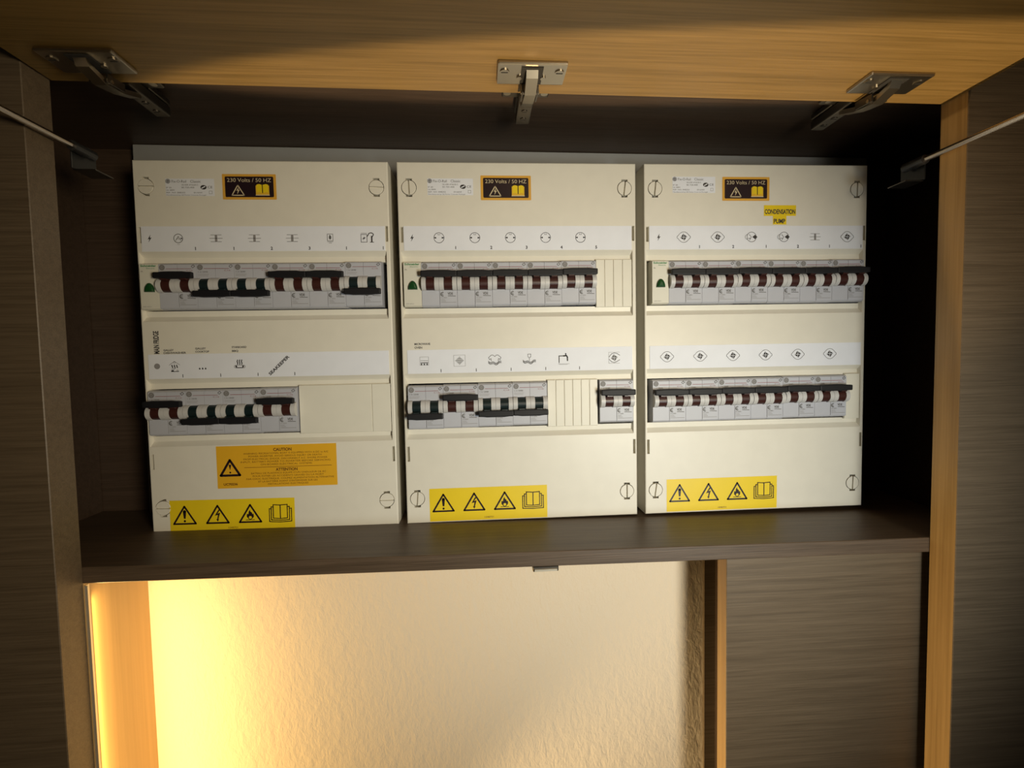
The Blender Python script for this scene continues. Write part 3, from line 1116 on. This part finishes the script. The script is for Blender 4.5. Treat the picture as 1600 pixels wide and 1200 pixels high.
# right board
b = boards[2]
strip(b, 0, [(sym_bolt, 15.7), (sym_fan, 43.1), (sym_fan, 80.7), (sym_pump, 117.9), (sym_pump, 154.4), (sym_transf, 190.4), (sym_fan, 227.2)],
      [('1', 60.5), ('2', 98), ('1', 135), ('2', 171), ('1', 207), ('1', 243.2)])
strip(b, 1, [(sym_fan, 24.5 + 36.94 * k) for k in range(6)], [])
mb = MB()
D = Draw(mb, -0.00008)
D.rect(132.4, 43.2, 168.6, 54.6, M_YEL, 1)
D.rect(142.6, 54.6, 157.8, 63.8, M_YEL, 1)
D.text('CONDENSATION', 150.5, 52.4, 4.8, M_INK, 2, align='c', width=34.5, bold=True)
D.text('PUMP', 150.0, 62.4, 4.6, M_INK, 2, align='c', width=13, bold=True)
mb.build('circuit_sticker', b)
blank(b, 228.0, 245.6, ROW_D[1], [])
hazard_sticker(b, 23.8, 339.8, 149.8, 375.8, 0.0)


# ------------------------------------------------------------------ breakers
MW = 18.3
YFACE = -0.0030


def barrel_profile(r, yc, zc, y_back, n=14):
    pts = []
    for k in range(n + 1):
        a = math.radians(100 + 160 * k / n)
        pts.append((yc + r * math.cos(a), zc + r * math.sin(a)))
    pts.append((y_back, zc - r * math.sin(math.radians(80))))
    pts.append((y_back, zc + r * math.sin(math.radians(80))))
    return pts


def make_breaker(on):
    """origin: left end of the breaker at the middle of its height"""
    root = empty('circuit_breaker')
    W = 2 * MW
    mb = MB()
    h = .0233
    # two pole housings side by side
    for p in range(2):
        x0 = (p * MW + .12) * .001
        x1 = ((p + 1) * MW - .12) * .001
        prof = [(0.040, -h), (0.040, h), (YFACE + .004, h), (YFACE + .0006, h - .0012), (YFACE, h - .0020), (YFACE, -h + .0022), (YFACE + .0008, -h + .0010), (YFACE + .004, -h)]
        mb.prism_x(prof, x0, x1, M_BODY)
    zc = .0006
    for a, b_ in ((.25, 4.75), (13.55, 18.2), (18.4, 23.05), (31.85, 36.35)):
        mb.prism_x(barrel_profile(.0074, YFACE + .0008, zc, YFACE + .006), a * .001, b_ * .001, M_BARREL)
    D = Draw(mb, YFACE - 0.00003)
    D.T = (1, 0, 0, 0)
    # print, d measured from the centre line (down positive)
    ge_mark(D, 3.6, -18.7, 2.9, M_INKL, M_INKG)
    D.line([(7.5, -17.4), (31.6, -17.4)], .38, M_RED)
    D.line([(31.8, -19.6), (33.8, -21.2), (35.2, -19.8), (33.2, -18.2)], .45, M_INKG, close=True)
    D.text('C16', 27.0, -14.9, 1.3, M_RED, width=6)
    D.text('C 16 / 230/400', 1.5, -13.4, 1.5, M_INKG, width=9.5)
    D.line([(1.5, -11.6), (12, -11.6)], .28, M_INKL)
    D.line([(1.5, -10.2), (11, -10.2)], .28, M_INKL)
    D.ring(21.4, 10.2, 1.9, .7, M_INKG, a0=60, a1=300, n=12)
    D.ring(21.0, 10.4, .7, .35, M_INKG, n=8)
    D.text('VDE', 26.5, 10.8, 2.4, M_INKG, width=5.5, bold=True)
    D.line([(27, 11.9), (34.6, 12.2)], .5, M_INKG)
    D.text('EN 60898', 19.6, 14.4, 1.2, M_INKL, width=6)
    D.line([(19.6, 15.8), (23.5, 15.8)], .35, M_INKL)
    D.line([(19.6, 17.2), (24.5, 17.2)], .35, M_INKL)
    D.line([(19.6, 18.6), (35, 18.6)], .35, M_INKL)
    D.line([(18.6, 7.2), (18.6, 20.5)], .2, M_INKL)
    mb.build('housing', root)
    m_ = M_ON if on else M_OFF
    for p in range(2):
        mb = MB()
        mb.prism_x(barrel_profile(.0068, YFACE + .0008, zc, YFACE + .006), (4.85 + p * 18.5) * .001, (13.45 + p * 18.5) * .001, m_)
        # lever neck rising from the barrel to the tie bar
        zs = (zc + .0062) if on else (zc - .0062)
        s = 1 if on else -1
        mb.prism_x([(YFACE - .0035, zs - .003 * s), (YFACE - .0085, zs - .0012 * s), (YFACE - .0085, zs + .003 * s), (YFACE - .0015, zs + .002 * s)], (6.2 + p * 18.5) * .001, (12.1 + p * 18.5) * .001, m_)
        mb.build('toggle_lever', root)
    # tie bar
    mb = MB()
    zb = (zc + .0092) if on else (zc - .0092)
    t = bmesh.new()
    bmesh.ops.create_cube(t, size=1.0)
    bmesh.ops.subdivide_edges(t, edges=[e for e in t.edges if abs(e.verts[0].co.x - e.verts[1].co.x) > .5], cuts=7)
    for v_ in t.verts:
        u = v_.co.x
        hh = .0030 + (.00055 if abs(u) < .26 else 0.0)
        v_.co = Vector((.0183 + u * .0368, YFACE - .0070 + v_.co.y * .0046, zb + v_.co.z * 2 * hh))
    bmesh.ops.bevel(t, geom=[e for e in t.edges if len(e.link_faces) == 2 and e.calc_face_angle(0) > .7], offset=.0011, segments=2, profile=.6, affect='EDGES')
    mb.merge(t, M_BAR)
    t.free()
    mb.build('tie_bar', root)
    return root


def make_indicator():
    root = empty('indicator_light')
    mb = MB()
    h = .0233
    prof = [(0.040, -h), (0.040, h), (YFACE + .003, h), (YFACE, h - .0012), (YFACE, -h + .0012), (YFACE + .003, -h)]
    mb.prism_x(prof, .00015, (MW - .15) * .001, M_INDIC)
    D = Draw(mb, YFACE - 0.00003)
    D.text('Schneider', 1.4, -19.6, 1.9, M_GREENINK, width=15.2, bold=True)
    D.text('Electric', 7.0, -17.4, 1.3, M_GREENINK, width=8)
    D.text('iIL', 1.6, -14.4, 1.3, M_INKG, width=2.4)
    D.text('A9E18321', 1.8, 20.6, 1.1, M_INKL, width=8)
    mb.build('housing', root)
    mb = MB()
    # domed lens: parabolic outline, flat bottom
    n = 16
    cx, base, W, H = 9.2, 5.6, 4.9, 9.2
    out = []
    for k in range(n + 1):
        a = math.pi * k / n
        out.append((cx + W * math.cos(a) * (1 - .18 * math.sin(a) ** 2), base - H * math.sin(a) ** .85))
    rings = []
    for s_, yy in ((1.0, YFACE - .0001), (.93, YFACE - .0016), (.7, YFACE - .0026), (.35, YFACE - .0031)):
        rings.append([(cx + (p[0] - cx) * s_, yy, base - 3.4 + (p[1] - base + 3.4) * s_) for p in out])
    for a_, b_ in zip(rings, rings[1:]):
        L_ = len(a_)
        for k in range(L_):
            q = (k + 1) % L_
            mb.face([(a_[k][0] * .001, a_[k][1], -a_[k][2] * .001), (a_[q][0] * .001, a_[q][1], -a_[q][2] * .001),
                     (b_[q][0] * .001, b_[q][1], -b_[q][2] * .001), (b_[k][0] * .001, b_[k][1], -b_[k][2] * .001)], M_LENS)
    mb.face([(p[0] * .001, p[1], -p[2] * .001) for p in rings[-1]], M_LENS)
    o_ = mb.build('lens', root)
    o_['label'] = 'green domed lens'
    return root


def copy_tree(o, parent=None):
    c = o.copy()
    COL.objects.link(c)
    if parent:
        c.parent = parent
    for ch in [x for x in ALL if x.parent == o]:
        copy_tree(ch, c)
    return c


PROTO = {True: make_breaker(True), False: make_breaker(False), 'i': make_indicator()}
USED = {True: False, False: False, 'i': False}
ORD = ['first', 'second', 'third', 'fourth', 'fifth', 'sixth']


def place(kind, loc):
    global ALL
    if not USED[kind]:
        USED[kind] = True
        r_ = PROTO[kind]
    else:
        ALL = list(COL.objects)
        r_ = copy_tree(PROTO[kind])
    r_.location = loc
    return r_


BN = ['left', 'middle', 'right']
NEAR = {
    (0, 0): ['beside the indicator light', 'directly right of the first raised pair', 'under the second transformer symbol', 'first of the raised pair right of centre', 'under the heater symbol', 'at the row\'s right end'],
}
rows = [  # board, row, start x, states, dz(mm) each, indicator
    (0, 0, 3.2, [1, 0, 0, 1, 1, 0], [0, 0, 0, 0, 0, .9], True),
    (0, 1, 4.4, [1, 0, 0, 1], [-.2, 0, 0, .5], False),
    (1, 0, 4.3, [1, 1, 1, 1, 1], [-.3, -.3, 0, 0, .8], True),
    (1, 1, 5.2, [0, 1, 0, 0], [-.9, -.4, .2, .6], False),
    (2, 0, 7.4, [1, 1, 1, 1, 1, 1], [-.2, -.2, .3, 0, 0, .5], True),
    (2, 1, 7.6, [1, 1, 1, 1, 1, 1], [-.2, -.2, 0, 0, .7, .7], False),
]
for bi, ri, sx, st, dz, ind in rows:
    x = sx
    rn = 'top' if ri == 0 else 'bottom'
    if ind:
        o = place('i', (PX[bi] + x * .001, 0, HZ - ROW_D[ri] * .001))
        tag(o, 'cream indicator light with green lens at left end of the %s board\'s top row' % BN[bi], 'indicator light', 'indicator lights at the start of the top rows')
        x += MW
    for k, s in enumerate(st):
        o = place(bool(s), (PX[bi] + x * .001, 0, HZ - ROW_D[ri] * .001 + dz[k] * .001))
        look = 'dark red levers up' if s else 'green levers down'
        tag(o, 'grey breaker with %s, %s from left in %s row of %s board' % (look, ORD[k], rn, BN[bi]), 'circuit breaker', 'breakers in the %s row of the %s board' % (rn, BN[bi]))
        x += 2 * MW
o = place(True, (PX[1] + .2086, 0, HZ - ROW_D[1] * .001 + .0011))
tag(o, 'lone grey breaker at right end of middle board\'s bottom row, beyond the blanking plate', 'circuit breaker', 'breakers in the bottom row of the middle board')
